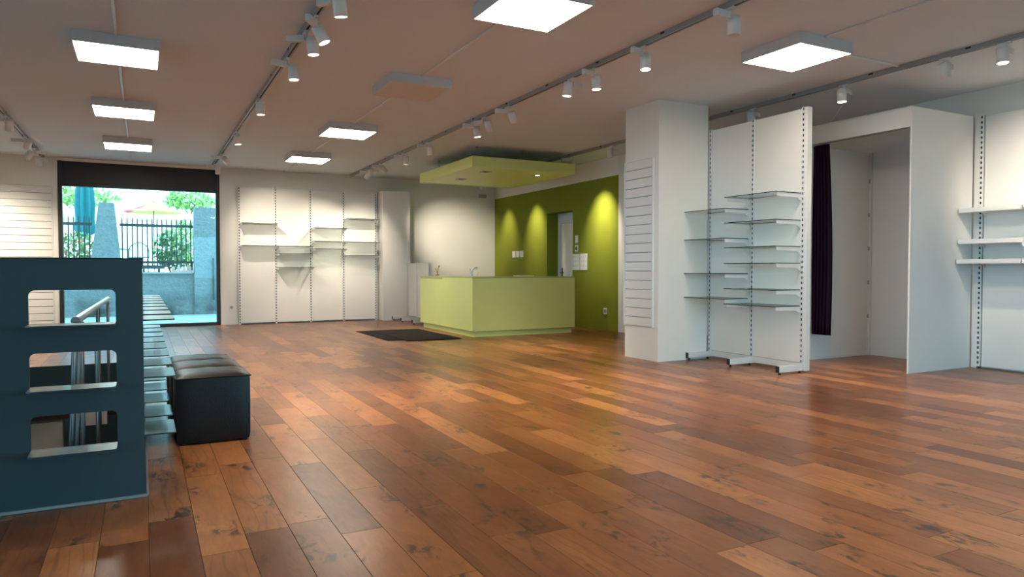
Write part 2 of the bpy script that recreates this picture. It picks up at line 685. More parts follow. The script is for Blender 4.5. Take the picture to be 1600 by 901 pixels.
def glass_shelf(x0, x1, y0, y1, z, face, label, group):
    """glass plate lying on two slim metal arms that hook into the uprights at its ends"""
    t = thing('glass_shelf', ((x0 + x1) / 2, (y0 + y1) / 2, z - 0.07), label, 'shelf', group)
    box(x0, x1, y0, y1, z - 0.0074, z + 0.0016, mi=0, side_mi=1).build('glass_plate', ['shelf_glass', 'glass_edge'], t)
    for s in (0, 1):
        m_ = MB()
        if face == '-y':       # arms run along y, wall side at y1
            xc = x0 + 0.012 if s == 0 else x1 - 0.012
            poly = [(y1 + 0.012, z - 0.0075), (y1 - (y1 - y0) * 0.92, z - 0.0075), (y1 - (y1 - y0) * 0.92, z - 0.036),
                    (y1 - 0.06, z - 0.052), (y1 + 0.012, z - 0.075)]
            m_.prism(poly, 'x', xc - 0.006, xc + 0.006)
        else:                  # arms run along x, wall side at x1
            yc = y0 + 0.012 if s == 0 else y1 - 0.012
            poly = [(x1 + 0.012, z - 0.0075), (x1 - (x1 - x0) * 0.92, z - 0.0075), (x1 - (x1 - x0) * 0.92, z - 0.046),
                    (x1 - 0.06, z - 0.052), (x1 + 0.012, z - 0.090)]
            m_.prism(poly, 'y', yc - 0.006, yc + 0.006)
        m_.build('bracket', 'white_metal', t)
    return t


def slatwall(name, label, axis, fixed, a, c, z0, z1, n, thick=0.022, sgn=-1):
    """horizontal slats with recessed dark joints; axis 'y' = board looks along -y, 'x' = along -x"""
    loc = ((a + c) / 2, fixed, z0) if axis == 'y' else (fixed, (a + c) / 2, z0)
    t = thing(name, loc, label, 'wall panel')
    st = (z1 - z0) / n

    def put(m_, u0, u1, t0, t1, zz0, zz1):
        if axis == 'y':
            m_.box(u0, u1, fixed - t1, fixed - t0, zz0, zz1)
        else:
            m_.box(fixed - t1, fixed - t0, u0, u1, zz0, zz1)
    m_ = MB()
    put(m_, a, c, 0, 0.010, z0, z1)
    m_.build('backing', 'track_grey', t)
    for k in range(n):
        m_ = MB()
        put(m_, a, c, 0.010, thick + 0.002, z0 + k * st + 0.006, z0 + (k + 1) * st - 0.006)
        m_.build('slat', 'white_panel', t, bevel=0.003, seg=1)
    for u0, u1 in ((a - 0.022, a - 0.001), (c + 0.001, c + 0.022)):
        m_ = MB()
        put(m_, u0, u1, 0, thick + 0.006, z0, z1)
        m_.build('edge_trim', 'white_metal', t)
    return t


# back wall shelving: four bays
bx = [1.785, 2.51, 3.237, 3.955, 4.68]
BF = YB - 0.12               # face of the panels
t = thing('wall_shelving', (3.23, YB - 0.06, 0), 'tall four-bay white panel shelving with slotted uprights on the far wall', 'shelving')
for k in range(4):
    box(bx[k] + 0.0195, bx[k + 1] - 0.0195, BF + 0.012, BF + 0.03, 0.03, 2.855).build('panel', 'white_panel', t, bevel=0.002)
for k in range(5):
    upright(t, bx[k], BF, 0.0, 2.875, '-y', d=0.05)
for z in (0.05, 2.70):
    box(bx[0], bx[4], BF + 0.051, YB - 0.002, z, z + 0.05).build('cross_rail', 'white_metal', t)
bays = [('first bay from the window', [('upper', 2.10), ('lower', 1.64)]),
        ('second bay from the window', [('top', 1.64), ('middle', 1.48), ('lowest', 1.19)]),
        ('third bay from the window', [('top', 2.04), ('middle', 1.75), ('lowest', 1.59)]),
        ('fourth bay from the window', [('top', 2.26), ('middle', 1.75), ('lowest', 1.46)])]
for k, (bay, lst) in enumerate(bays):
    for pos, z in lst:
        glass_shelf(bx[k] + 0.004, bx[k + 1] - 0.004, BF - 0.36, BF - 0.005, z, '-y',
                    '%s glass shelf in the %s on the far wall' % (pos, bay), 'glass shelves on the far wall')

# tall boxed end panel right of the bays
t = thing('end_panel_box', (5.06, 15.5, 0), 'tall plain white boxed panel right of the far wall shelving', 'panel')
box(4.76, 5.40, 15.30, 15.33, 0.0, 2.90).build('front_panel', 'white_panel', t, bevel=0.002)
box(4.76, 4.785, 15.33, YB - 0.002, 0.0, 2.90).build('side_panel', 'white_panel', t, bevel=0.002)
box(5.375, 5.40, 15.33, YB - 0.002, 0.0, 2.90).build('side_panel', 'white_panel', t, bevel=0.002)


def base_foot(parent, x0, x1, y, d=0.045):
    f = box(x0, x1, y - d / 2, y + d / 2, 0.028, 0.095).build('base_foot', 'white_metal', parent, bevel=0.003)
    box(x0 - 0.006, x0, y - d / 2 - 0.001, y + d / 2 + 0.001, 0.027, 0.096).build('end_cap', 'black', f)
    for xx in (x0 + 0.03, x1 - 0.02):
        MB().tube((xx, y, 0), (xx, y, 0.028), 0.016, 0.010).build('levelling_foot', 'black', f)


# low gondola beside the counter
t = thing('low_gondola', (5.33, 14.68, 0), 'low white two-bay gondola with base feet, left of the green counter', 'shelving')
gy = [13.96, 14.68, 15.27]
for k in range(2):
    box(5.342, 5.36, gy[k] + 0.0195, gy[k + 1] - 0.0195, 0.10, 1.265).build('panel', 'white_panel', t, bevel=0.002)
for y in gy:
    upright(t, 5.33, y, 0.0, 1.265, '-x', d=0.06)
    base_foot(t, 4.97, 5.33, y)
box(5.315, 5.42, gy[0] - 0.03, gy[2] + 0.015, 1.265, 1.285).build('top_rail', 'white_metal', t, bevel=0.002)

# tall gondola standing against the column
GXF = 6.46
t = thing('gondola', (GXF, 6.15, 0), 'tall white two-bay gondola with slotted uprights standing against the column', 'shelving')
gy = [5.42, 6.145, 6.855]
for k in range(2):
    box(GXF + 0.012, GXF + 0.03, gy[k] + 0.0195, gy[k + 1] - 0.0195, 0.11, 2.92).build('panel', 'white_panel', t, bevel=0.002)
    box(GXF + 0.04, GXF + 0.058, gy[k] + 0.0195, gy[k + 1] - 0.0195, 0.11, 2.92).build('rear_panel', 'white_panel', t, bevel=0.002)
    box(GXF + 0.015, GXF + 0.05, gy[k] + 0.02, gy[k + 1] - 0.02, 0.035, 0.105).build('plinth_rail', 'white_metal', t)
for k, y in enumerate(gy):
    upright(t, GXF, y, 0.028, 2.935, '-x', d=0.07)
    base_foot(t, 6.10, GXF, y)
box(GXF + 0.002, GXF + 0.072, gy[0] - 0.058, gy[0] - 0.0195, 0.028, 2.93).build('end_trim', 'white_metal', t, bevel=0.002)
for nm, k, lst in (('near', 0, (1.995, 1.695, 1.405, 1.22, 0.925, 0.745)), ('column-side', 1, (1.87, 1.52, 1.10, 0.80))):
    ords = {6: ['topmost', 'second', 'third', 'fourth', 'fifth', 'lowest'], 4: ['topmost', 'second', 'third', 'lowest']}[len(lst)]
    for o_, z in zip(ords, lst):
        glass_shelf(6.06, GXF - 0.004, gy[k] + (0.016 if k == 0 else 0.055), gy[k + 1] + 0.05, z, '-x',
                    '%s glass shelf of the %s bay of the tall gondola%s' % (
                        o_, nm, ' counted from above' if o_ in ('second', 'third', 'fourth', 'fifth') else ''),
                    'glass shelves on the tall gondola')

# slatted boards
slatwall('slatwall_board', 'cream slatted display board on the left face of the white column', 'x', CX0 - 0.001, 6.985, 7.53, 0.42, 2.54, 18)
slatwall('slatwall_board', 'warmly lit slatted display board left of the shop window', 'y', YB - 0.01, -3.2, -1.49, 0.06, 2.70, 20)

# ------------------------------------------------------------------ fitting room and right shelving
FY0, FY1, FX = 4.82, 6.16, 7.45
t = thing('fitting_room', (FX, (FY0 + FY1) / 2, 0), 'white panelled fitting cubicle with a header board, right of the tall gondola', 'cubicle')
box(FX, 8.60, FY0, FY0 + 0.02, 0.0, 2.93).build('side_panel', 'white_panel', t, bevel=0.002)
box(FX, FX + 0.02, FY0 + 0.02, FY1 + 0.5, 2.71, 2.93).build('header_board', 'white_panel', t, bevel=0.002)
box(FX, 8.68, FY1, FY1 + 0.02, 0.0, 2.70).build('side_panel', 'white_panel', t, bevel=0.002)
box(8.66, 8.68, FY0 + 0.02, FY1, 0.0, 2.93).build('rear_panel', 'white_panel', t, bevel=0.002)
b = MB()
b.box(8.62, 8.655, FY1 - 0.03, FY1 - 0.001, 0.0, 2.70)
p_ = b.build('corner_strip', 'white_metal', t)
for z in (0.5, 0.95, 1.4, 1.85, 2.3):
    box(8.60, 8.62, FY1 - 0.022, FY1 - 0.008, z, z + 0.05).build('clip', 'track_grey', p_)
box(FX + 0.05, 8.62, FY1 - 0.012, FY1 - 0.001, 0.0, 0.03).build('skirting', 'white_metal', t)

# curtain, gathered at the far end of the cubicle front
ct = thing('curtain', (FX + 0.1, 6.0, 0.33), 'dark aubergine curtain gathered at one side of the fitting cubicle', 'curtain')
nz, nu = 16, 64
m_ = MB()
for i in range(nz + 1):
    f = i / nz
    z = 2.70 - f * (2.70 - 0.33)
    near = 5.93 - 0.035 * math.sin(f * 2.8) - 0.03 * f
    for j in range(nu + 1):
        u = j / nu
        y = near + (6.145 - near) * u
        x = FX + 0.075 + 0.028 * math.sin(u * 2 * math.pi * 5.5 + 0.5 * math.sin(3 * f)) * (0.7 + 0.5 * f)
        m_.v.append((x, y, z))
for i in range(nz):
    for j in range(nu):
        a = i * (nu + 1) + j
        m_.face((a, a + 1, a + nu + 2, a + nu + 1))
cu = m_.build('cloth', 'curtain', ct, smooth=True)
sd = cu.modifiers.new('thick', 'SOLIDIFY')
sd.thickness = 0.004
rod = MB().tube((FX + 0.075, FY0 + 0.02, 2.712), (FX + 0.075, FY1, 2.712), 0.009)
rod.build('curtain_rod', 'steel', t, smooth=True)

# right wall shelving
RF = 8.62
t = thing('side_shelving', (8.66, 3.6, 0), 'white panelled shelving with slotted upright at the right edge', 'shelving')
ry = [4.74, 4.02, 3.30, 2.58]
for k in range(3):
    box(RF + 0.02, RF + 0.04, ry[k + 1] + 0.03, ry[k] - 0.03, 0.02, 2.92).build('panel', 'white_panel', t, bevel=0.002)
for y in ry:
    upright(t, RF, y, 0.02, 2.93, '-x', d=0.06, w=0.040)
box(RF + 0.006, RF + 0.03, ry[0] + 0.02, FY0 - 0.001, 0.0, 2.92).build('filler_strip', 'white_panel', t)
for y in ry:
    MB().tube((RF + 0.03, y, 0), (RF + 0.03, y, 0.02), 0.014).build('levelling_foot', 'black', t)


def tray_shelf(y0, y1, x0, z, label):
    s = thing('metal_shelf', ((x0 + RF) / 2, (y0 + y1) / 2, z - 0.06), label, 'shelf', 'white metal shelves at the right edge')
    m_ = MB()
    m_.box(x0, RF - 0.003, y0, y1, z - 0.006, z)
    m_.box(x0, x0 + 0.004, y0, y1, z - 0.05, z - 0.006)
    m_.box(x0 + 0.004, RF - 0.003, y0, y0 + 0.004, z - 0.03, z - 0.006)
    m_.box(x0 + 0.004, RF - 0.003, y1 - 0.004, y1, z - 0.03, z - 0.006)
    m_.build('tray', 'white_metal', s)
    box(RF - 0.012, RF - 0.003, y0 + 0.02, y1 - 0.13, z - 0.062, z - 0.03).build('rear_rail', 'white_metal', s)
    for yc in (y0 + 0.02, y1 - 0.12):
        poly = [(RF - 0.001, z - 0.008), (x0 + 0.06, z - 0.008), (x0 + 0.06, z - 0.026), (RF - 0.06, z - 0.05), (RF - 0.001, z - 0.10)]
        MB().prism(poly, 'y', yc - 0.005, yc + 0.005).build('bracket', 'white_metal', s)


for z, nm in ((1.845, 'topmost'), (1.49, 'middle'), (1.265, 'lowest')):
    xx = 8.30 if z > 1.3 else 8.27
    tray_shelf(4.13, 4.80, xx, z, '%s white metal shelf beside the cubicle panel at right' % nm)
for z, nm in ((1.86, 'topmost'), (1.445, 'middle'), (1.265, 'lowest')):
    tray_shelf(3.42, 4.12, 8.27, z, '%s white shelf end cut off by the right edge' % nm)

# ------------------------------------------------------------------ green counter
KX0, KX1, KY0, KY1, KZ = 4.91, 6.95, 10.80, 13.32, 1.02
t = thing('service_counter', (KX0, KY0, 0), 'lime green sales counter with recessed plinth under the hanging canopy', 'counter')
th = 0.04
box(KX0, KX1, KY0, KY0 + th, 0.10, KZ - 0.02).build('front_panel', 'lime', t, bevel=0.003)
box(KX0, KX0 + th, KY0 + th, KY1, 0.10, KZ - 0.02).build('side_panel', 'lime', t, bevel=0.003)
box(KX1 - th, KX1, KY0 + th, KY0 + 0.75, 0.10, KZ - 0.02).build('end_panel', 'lime', t, bevel=0.003)
b = MB()
b.box(KX0 + 0.05, KX1 - 0.05, KY0 + 0.05, KY0 + 0.07, 0, 0.10)
b.box(KX0 + 0.05, KX0 + 0.07, KY0 + 0.07, KY1 - 0.05, 0, 0.10)
b.build('plinth', 'lime', t)
b = MB()
b.prism([(KX0 - 0.004, KY0 - 0.004), (KX1 + 0.004, KY0 - 0.004), (KX1 + 0.004, KY0 + 0.75), (KX0 + 0.80, KY0 + 0.75),
         (KX0 + 0.80, KY1 + 0.004), (KX0 - 0.004, KY1 + 0.004)], 'z', KZ - 0.02, KZ)
b.build('worktop', 'lime_top', t, bevel=0.002)
b = MB()
b.box(KX0 + 0.76, KX0 + 0.80, KY0 + 0.75, KY1, 0.0, KZ - 0.02)
b.box(KX0 + 0.80, KX1 - th, KY0 + 0.71, KY0 + 0.75, 0.0, KZ - 0.02)
b.build('inner_panel', 'white_panel', t)
box(KX0 - 0.003, KX0, KY0 + 1.35, KY0 + 2.50, KZ - 0.05, KZ - 0.022).build('drawer_rail', 'lime_top', t)

# tap on the counter
t = thing('tap', (5.62, 12.42, KZ), 'dark chrome kitchen tap standing on the green counter', 'tap')
px, py = 5.62, 12.42
MB().tube((px, py, KZ), (px, py, KZ + 0.02), 0.028).tube((px, py, KZ + 0.02), (px, py, KZ + 0.10), 0.020).build('body', 'steel', t, smooth=True)
pts = [(px, py, KZ + 0.08), (px + 0.03, py - 0.01, KZ + 0.13), (px + 0.07, py - 0.03, KZ + 0.16), (px + 0.11, py - 0.05, KZ + 0.165)]
MB().path(pts, 0.012).tube(pts[-1], (px + 0.125, py - 0.055, KZ + 0.135), 0.022, 0.024).build('spout', 'steel', t, smooth=True)
MB().tube((px, py, KZ + 0.10), (px - 0.03, py, KZ + 0.15), 0.007).build('lever', 'steel', t, smooth=True)
MB().tube((5.80 - 0.12, 12.25, KZ), (5.80 - 0.12, 12.25, KZ + 0.06), 0.010).tube((5.68, 12.25, KZ + 0.06), (5.72, 12.23, KZ + 0.07), 0.006).build('soap_spout', 'steel', t, smooth=True)

# brass ornament
t = thing('brass_stand', (5.17, 13.05, KZ), 'small forked brass stand on the left end of the green counter', 'ornament')
px, py = 5.17, 13.05
MB().tube((px, py, KZ), (px, py, KZ + 0.03), 0.035, 0.030).build('base', 'brass', t, smooth=True)
MB().path([(px, py, KZ + 0.03), (px + 0.01, py, KZ + 0.10), (px + 0.03, py, KZ + 0.19)], 0.007).tube((px + 0.03, py, KZ + 0.19), (px + 0.05, py, KZ + 0.20), 0.014).build('stem', 'brass', t, smooth=True)
MB().path([(px, py, KZ + 0.03), (px - 0.015, py, KZ + 0.09), (px - 0.04, py, KZ + 0.15)], 0.006).build('stem', 'brass', t, smooth=True)
tag(box(6.0, 6.30, 11.15, 11.40, KZ, KZ + 0.018).build('writing_pad', 'paper', bevel=0.003), 'white pad lying on top of the green counter', 'pad')

# canopy
NZ0, NZ1 = 2.865, 3.05
t = thing('hanging_canopy', (KX0, KY0, NZ0), 'lime green rectangular canopy hung below the ceiling over the counter', 'canopy')
kb = 0.05
box(KX0, KX1, KY0, KY0 + kb, NZ0, NZ1).build('front_fascia', 'lime', t, bevel=0.003)
box(KX0, KX0 + kb, KY0 + kb, KY1, NZ0, NZ1).build('side_fascia', 'lime', t, bevel=0.003)
box(KX1 - kb, KX1, KY0 + kb, KY1, NZ0, NZ1).build('side_fascia', 'lime', t, bevel=0.003)
box(KX0 + kb, KX1 - kb, KY1 - kb, KY1, NZ0, NZ1).build('rear_fascia', 'lime', t, bevel=0.003)
box(KX0 + kb, KX1 - kb, KY0 + kb, KY1 - kb, NZ0 + 0.01, NZ0 + 0.03).build('soffit', 'lime', t)
for (x, y, lit) in ((5.42, 12.45, 0), (5.40, 11.30, 0), (6.45, 11.30, 1)):
    m_ = MB()
    s, q = 0.085, 0.060
    z0, z1 = NZ0 + 0.004, NZ0 + 0.0098
    m_.box(x - s, x + s, y - s, y - q, z0, z1).box(x - s, x + s, y + q, y + s, z0, z1)
    m_.box(x - s, x - q, y - q, y + q, z0, z1).box(x + q, x + s, y - q, y + q, z0, z1)
    fr = m_.build('downlight_frame', 'track_grey', t)
    MB().tube((x, y, NZ0 + 0.0065), (x, y, NZ0 + 0.0097), 0.045).build('downlight_lens', 'lens_dim' if lit else 'frame_dark', fr)
for (x, y) in ((5.10, 12.75), (5.06, 10.95), (5.95, 10.95), (6.75, 10.95), (6.75, 12.75)):
    MB().tube((x, y, NZ0 + 0.03), (x, y, CZ), 0.005).tube((x, y, CZ - 0.025), (x, y, CZ), 0.02).build('hanging_rod', 'track_grey', t)

# mats in front of the counter
tag(box(3.47, 4.62, 10.92, 12.85, 0.0005, 0.007).build('door_mat', 'mat_fibre', bevel=0.003), 'black door mat, the lower of two overlapping mats left of the counter', 'mat')
tag(box(3.72, 4.66, 10.68, 12.78, 0.0075, 0.014).build('door_mat', 'mat_fibre', bevel=0.003), 'black door mat lying on top of another mat, left of the counter', 'mat')

# ------------------------------------------------------------------ wall fittings


def socket_x(y, z, w_, h_, label, name='wall_socket', cat='socket', hole=True, n=1):
    t = thing(name, (GX - 0.004, y, z - h_ / 2), label, cat)
    gx = GX - 0.003
    for k in range(n):
        yc = y + (k - (n - 1) / 2) * (w_ + 0.03)
        pl = box(gx - 0.010, gx, yc - w_ / 2, yc + w_ / 2, z - h_ / 2, z + h_ / 2).build('plate', 'plastic_white', t, bevel=0.002)
        if hole:
            MB().tube((gx - 0.0105, yc, z), (gx - 0.0115, yc, z), w_ * 0.36).build('insert', 'ink' if hole == 2 else 'track_grey', pl)
        else:
            box(gx - 0.014, gx - 0.010, yc - w_ * 0.36, yc + w_ * 0.36, z - h_ * 0.36, z + h_ * 0.36).build('rocker', 'plastic_white', pl, bevel=0.002)


socket_x(14.48, 1.50, 0.16, 0.15, 'row of three white switches on the green wall left of the door', 'light_switch', 'switch', hole=False, n=3)
socket_x(11.97, 1.755, 0.11, 0.15, 'upper small white switch on the green wall right of the door', 'light_switch', 'switch', hole=False)
socket_x(11.97, 1.57, 0.11, 0.13, 'white thermostat with dark dial on the green wall below the small switch', 'thermostat', 'thermostat', hole=2)
socket_x(10.965, 0.36, 0.11, 0.12, 'white socket low on the green wall right of the counter', hole=1)
for y, lab in ((11.985, 'left'), (11.71, 'right')):
    t = thing('notice_board', (GX - 0.004, y, 1.135), '%s of two white framed instruction sheets beside the door on the green wall' % lab, 'notice')
    gx = GX - 0.003
    pl = box(gx - 0.012, gx, y - 0.125, y + 0.125, 1.135, 1.46).build('sheet', 'paper', t, bevel=0.002)
    m_ = MB()
    for r_ in range(3):
        for c_ in range(3):
            yy, zz = y - 0.075 + c_ * 0.075, 1.19 + r_ * 0.095
            m_.box(gx - 0.0135, gx - 0.0122, yy - 0.015, yy + 0.015, zz + 0.02, zz + 0.045)
            m_.box(gx - 0.0135, gx - 0.0122, yy - 0.008, yy + 0.008, zz, zz + 0.018)
    m_.build('printed_symbols', 'cassette', pl)
t = thing('wall_socket', (1.63, YB - 0.001, 0.31), 'white socket low on the far wall between window and shelving', 'socket')
pl = box(1.58, 1.68, YB - 0.012, YB - 0.001, 0.31, 0.41).build('plate', 'plastic_white', t, bevel=0.002)
MB().tube((1.63, YB - 0.0122, 0.36), (1.63, YB - 0.0132, 0.36), 0.032).build('insert', 'track_grey', pl)
t = thing('wall_box', (7.35, YB - 0.05, 2.86), 'small white box mounted on the far wall just below the canopy', 'box')
box(7.22, 7.48, YB - 0.14, YB - 0.001, 2.86, 2.99).build('housing', 'white_metal', t, bevel=0.01)
box(7.25, 7.45, YB - 0.145, YB - 0.1405, 2.88, 2.97).build('grille', 'track_grey', t)

# ------------------------------------------------------------------ stair enclosure of folded blue steel
EX0, EX1, EY0, EY1, EZ = -1.38, 0.0, 4.0, 8.10, 1.20
t = thing('stair_enclosure', (-0.7, 4.0, 0), 'dark blue steel stair enclosure with rows of folded-out ledges', 'balustrade')
TH = 0.012
OW, OH, PIT = 0.36, 0.160, 0.50
ZR = (0.29, 0.59, 0.89)


def sheet(axis, start, count, end, at0, at1, name):
    """steel sheet with three rows of openings (rounded at the top) along u; axis 'x' front sheet, 'y' side sheet"""
    m_ = MB()

    def P(u, w_, th_):
        return (u, th_, w_) if axis == 'x' else (th_, u, w_)

    def rect(u0, u1, w0, w1):
        if u1 - u0 < 1e-6 or w1 - w0 < 1e-6:
            return
        if axis == 'x':
            m_.box(u0, u1, at0, at1, w0, w1)
        else:
            m_.box(at0, at1, u0, u1, w0, w1)
    u_lo, u_hi = end
    opens = [(start + k * PIT, start + k * PIT + OW) for k in range(count)]
    zs = [0.0]
    for z in ZR:
        zs += [z, z + OH]
    zs.append(EZ)
    for k in range(0, len(zs), 2):
        rect(u_lo, u_hi, zs[k], zs[k + 1])
    for z in ZR:
        cur = u_lo
        for (a, c) in opens:
            rect(cur, a, z, z + OH)
            cur = c
        rect(cur, u_hi, z, z + OH)
        for (a, c) in opens:       # rounded top corners
            r = 0.026
            for (cu_, sg) in ((a, 1), (c, -1)):
                poly = [(cu_, z + OH)]
                for q in range(6):
                    th_ = math.pi / 2 * q / 5
                    poly.append((cu_ + sg * (r - r * math.sin(th_)), z + OH - r + r * math.cos(th_)))
                if axis == 'x':
                    m_.prism(poly, 'y', at0, at1)
                else:
                    m_.prism(poly, 'x', at0, at1)
    return m_.build(name, 'blue_steel', t)


sheet('x', -0.48 - PIT, 2, (EX0, EX1 - 0.001), EY0, EY0 + TH, 'front_sheet')
sheet('y', EY0 + 0.12, 8, (EY0 + TH, EY1), EX1 - 0.014, EX1 - 0.002, 'side_sheet')
box(EX0, EX0 + TH, EY0 + TH, EY1, 0, EZ).build('side_sheet', 'blue_steel', t)
LD = 0.148
for z in ZR:
    for k in range(2):
        x0 = -0.48 - k * PIT
        m_ = MB().prism([(x0, EY0), (x0, EY0 - LD + 0.02), (x0 + 0.006, EY0 - LD + 0.006), (x0 + 0.02, EY0 - LD), (x0 + OW - 0.02, EY0 - LD),
                         (x0 + OW - 0.006, EY0 - LD + 0.006), (x0 + OW, EY0 - LD + 0.02), (x0 + OW, EY0)], 'z', z - 0.008, z - 0.0005)
        m_.build('ledge', 'blue_steel', t, bevel=0.001, seg=1)
    for k in range(8):
        y0 = EY0 + 0.12 + k * PIT
        m_ = MB().prism([(EX1 - 0.002, y0), (LD - 0.012, y0), (LD, y0 + 0.012), (LD, y0 + OW - 0.012), (LD - 0.012, y0 + OW), (EX1 - 0.002, y0 + OW)], 'z', z - 0.008, z - 0.0005)
        m_.build('ledge', 'blue_steel', t, bevel=0.001, seg=1)
b = MB()
b.box(EX0 - 0.003, EX1 + 0.003, EY0 - 0.006, EY0 + 0.045, EZ, EZ + 0.006)
b.box(EX1 - 0.05, EX1 + 0.003, EY0 + 0.045, EY1, EZ, EZ + 0.006)
b.box(EX0 - 0.003, EX0 + 0.05, EY0 + 0.045, EY1, EZ, EZ + 0.006)
b.build('top_edge', 'frame_dark', t)
b = MB()
b.box(EX0 - 0.01, EX1 + 0.01, EY0 - 0.018, EY0 - 0.001, 0.001, 0.016)
b.box(EX1, EX1 + 0.014, EY0 - 0.001, EY1, 0.001, 0.016)
b.build('foot_trim', 'track_grey', t, bevel=0.003)

box(EX0 + TH, EX1 - 0.016, EY1 - 0.02, EY1 - 0.008, 0.0, 0.215).build('kick_sheet', 'blue_steel', t)

# the well below the floor and its lining
LZ = -2.8
b = MB()
b.box(SX0 - 0.02, SX1 + 0.02, SY1 + 0.001, SY1 + 0.02, -0.24, -0.013)
b.box(-0.70, SX1 + 0.02, SY1 + 0.001, SY1 + 0.02, LZ, -0.24)
b.box(SX0 - 0.02, SX0 - 0.001, SY0, SY1, -0.42, -0.013)
b.box(SX1 + 0.001, SX1 + 0.02, SY0, SY1, LZ, -0.013)
struct(b.build('trim_1', 'blue_steel'))
b = MB()
b.box(-3.2, 0.4, 9.6, 9.8, LZ, -0.32)
b.box(SX0 - 0.02, -0.70, SY1 + 0.03, SY1 + 0.10, LZ, -0.301)
b.box(-3.4, -3.2, 3.0, 9.8, LZ, -0.32)
b.box(0.05, 0.25, 3.0, 9.6, LZ, -0.32)
b.box(-3.2, 0.4, 2.8, 3.0, LZ, -0.32)
struct(b.build('wall_basement', 'grey_lower'))
struct(box(-3.4, 0.4, 2.8, 9.8, LZ - 0.1, LZ).build('floor_basement', 'grey_lower'))

# steps leading down away from the camera
t = thing('staircase', (-0.7, SY0 + 2, LZ), 'staircase descending inside the blue steel enclosure', 'stairs')
ns = 15
for k in range(ns):
    z = -0.42 - 0.18 * (k + 1)
    y = SY0 + 0.5 + 0.22 * k
    if z - 0.04 < LZ:
        break
    box(SX0 + 0.02, SX1 - 0.06, y, y + 0.28, z - 0.04, z).build('tread', 'grey_lower', t)
b = MB()
b.prism([(SY0 + 0.3, -0.42), (SY0 + 0.3, -0.80), (SY0 + 3.2, LZ), (SY0 + 3.6, LZ)], 'x', SX1 - 0.05, SX1 - 0.03)
b.build('stringer', 'blue_steel', t)

# stainless handrail
hx = -0.305
t = thing('stair_handrail', (hx, 4.5, 0), 'stainless tube handrail on posts inside the blue enclosure', 'handrail')
MB().tube((hx, 4.20, 0.888), (hx, 8.0, 0.86), 0.022).build('top_rail', 'steel', t, smooth=True)
MB().tube((hx - 0.005, 4.23, 0.85), (hx - 0.06, 4.32, -0.35), 0.013).build('sloping_rail', 'steel', t, smooth=True)
MB().tube((hx + 0.012, 4.29, 0.82), (hx - 0.035, 4.36, -0.35), 0.010).build('sloping_rail', 'steel', t, smooth=True)
for y in (4.55, 6.2, 7.9):
    p_ = MB().tube((hx, y, -0.40 if y < 7 else -0.012), (hx, y, 0.86), 0.014).build('post', 'steel', t, smooth=True)
MB().tube((hx + 0.06, 4.75, -0.40), (hx + 0.06, 4.75, 0.84), 0.008).build('post', 'steel', t, smooth=True)
t2 = tag(box(-0.53, -0.33, SY1 - 0.012, SY1 - 0.001, -0.385, -0.235).build('white_notice', 'paper'), 'white sheet inside the stairwell seen through the lowest opening', 'sheet')

# ------------------------------------------------------------------ leather cubes


def pouf(x0, x1, y0, y1, h_, label):
    t = thing('cube_pouf', ((x0 + x1) / 2, (y0 + y1) / 2, 0), label, 'pouf', 'black leather cubes in a row')
    cx, cy = (x0 + x1) / 2, (y0 + y1) / 2
    hw, hd = (x1 - x0) / 2, (y1 - y0) / 2
    # cushioned body: side rings with slightly bulging faces
    m_ = MB()
    n = 12
    rings = [(0.012, 0.97), (0.05, 1.0), (h_ * 0.5, 1.006), (h_ - 0.03, 1.0), (h_ - 0.008, 0.985)]
    per = []
    for k in range(4):
        for q in range(n):
            s = -1 + 2 * q / n
            c = [(s, -1), (1, s), (-s, 1), (-1, -s)][k]
            per.append(c)
    for z, sc in rings:
        for (u, v_) in per:
            rr = 1 - 0.03 * (abs(u) * abs(v_)) ** 8
            m_.v.append((cx + u * hw * sc * rr, cy + v_ * hd * sc * rr, z))
    N_ = len(per)
    for i in range(len(rings) - 1):
        for k in range(N_):
            j = (k + 1) % N_
            m_.face((i * N_ + k, i * N_ + j, (i + 1) * N_ + j, (i + 1) * N_ + k))
    m_.face(list(range(N_))[::-1])
    m_.face([(len(rings) - 1) * N_ + k for k in range(N_)])
    body = m_.build('body', 'leather', t, smooth=True)
    # domed top
    m_ = MB()
    g = 16
    for i in range(g + 1):
        for j in range(g + 1):
            u, v_ = -1 + 2 * i / g, -1 + 2 * j / g
            z = h_ - 0.010 + 0.028 * ((1 - u ** 4) * (1 - v_ ** 4)) ** 0.6 + 0.003 * math.sin(9 * u + 4 * v_ + x0 * 9 + y0 * 7) * (1 - u * u) * (1 - v_ * v_)
            m_.v.append((cx + u * hw * 0.985, cy + v_ * hd * 0.985, z))
    for i in range(g):
        for j in range(g):
            a = i * (g + 1) + j
            m_.face((a, a + g + 1, a + g + 2, a + 1))
    m_.build('top_cushion', 'leather', t, smooth=True)
    m_ = MB()
    z = h_ - 0.009
    c4 = [(cx - hw * 0.985, cy - hd * 0.985, z), (cx + hw * 0.985, cy - hd * 0.985, z), (cx + hw * 0.985, cy + hd * 0.985, z), (cx - hw * 0.985, cy + hd * 0.985, z)]
    m_.path(c4 + [c4[0]], 0.005, n=8)
    m_.build('piping', 'leather', body, smooth=True)
    for sx in (-1, 1):
        for sy in (-1, 1):
            MB().tube((cx + sx * hw * 0.8, cy + sy * hd * 0.8, 0), (cx + sx * hw * 0.8, cy + sy * hd * 0.8, 0.014), 0.02).build('glide', 'black', body)


pouf(0.175, 0.640, 5.02, 5.46, 0.445, 'nearest black leather cube pouf beside the blue steel enclosure')
pouf(0.165, 0.632, 5.475, 5.915, 0.445, 'middle black leather cube pouf of the three in a row')
pouf(0.160, 0.620, 5.93, 6.37, 0.44, 'farthest black leather cube pouf of the three in a row')

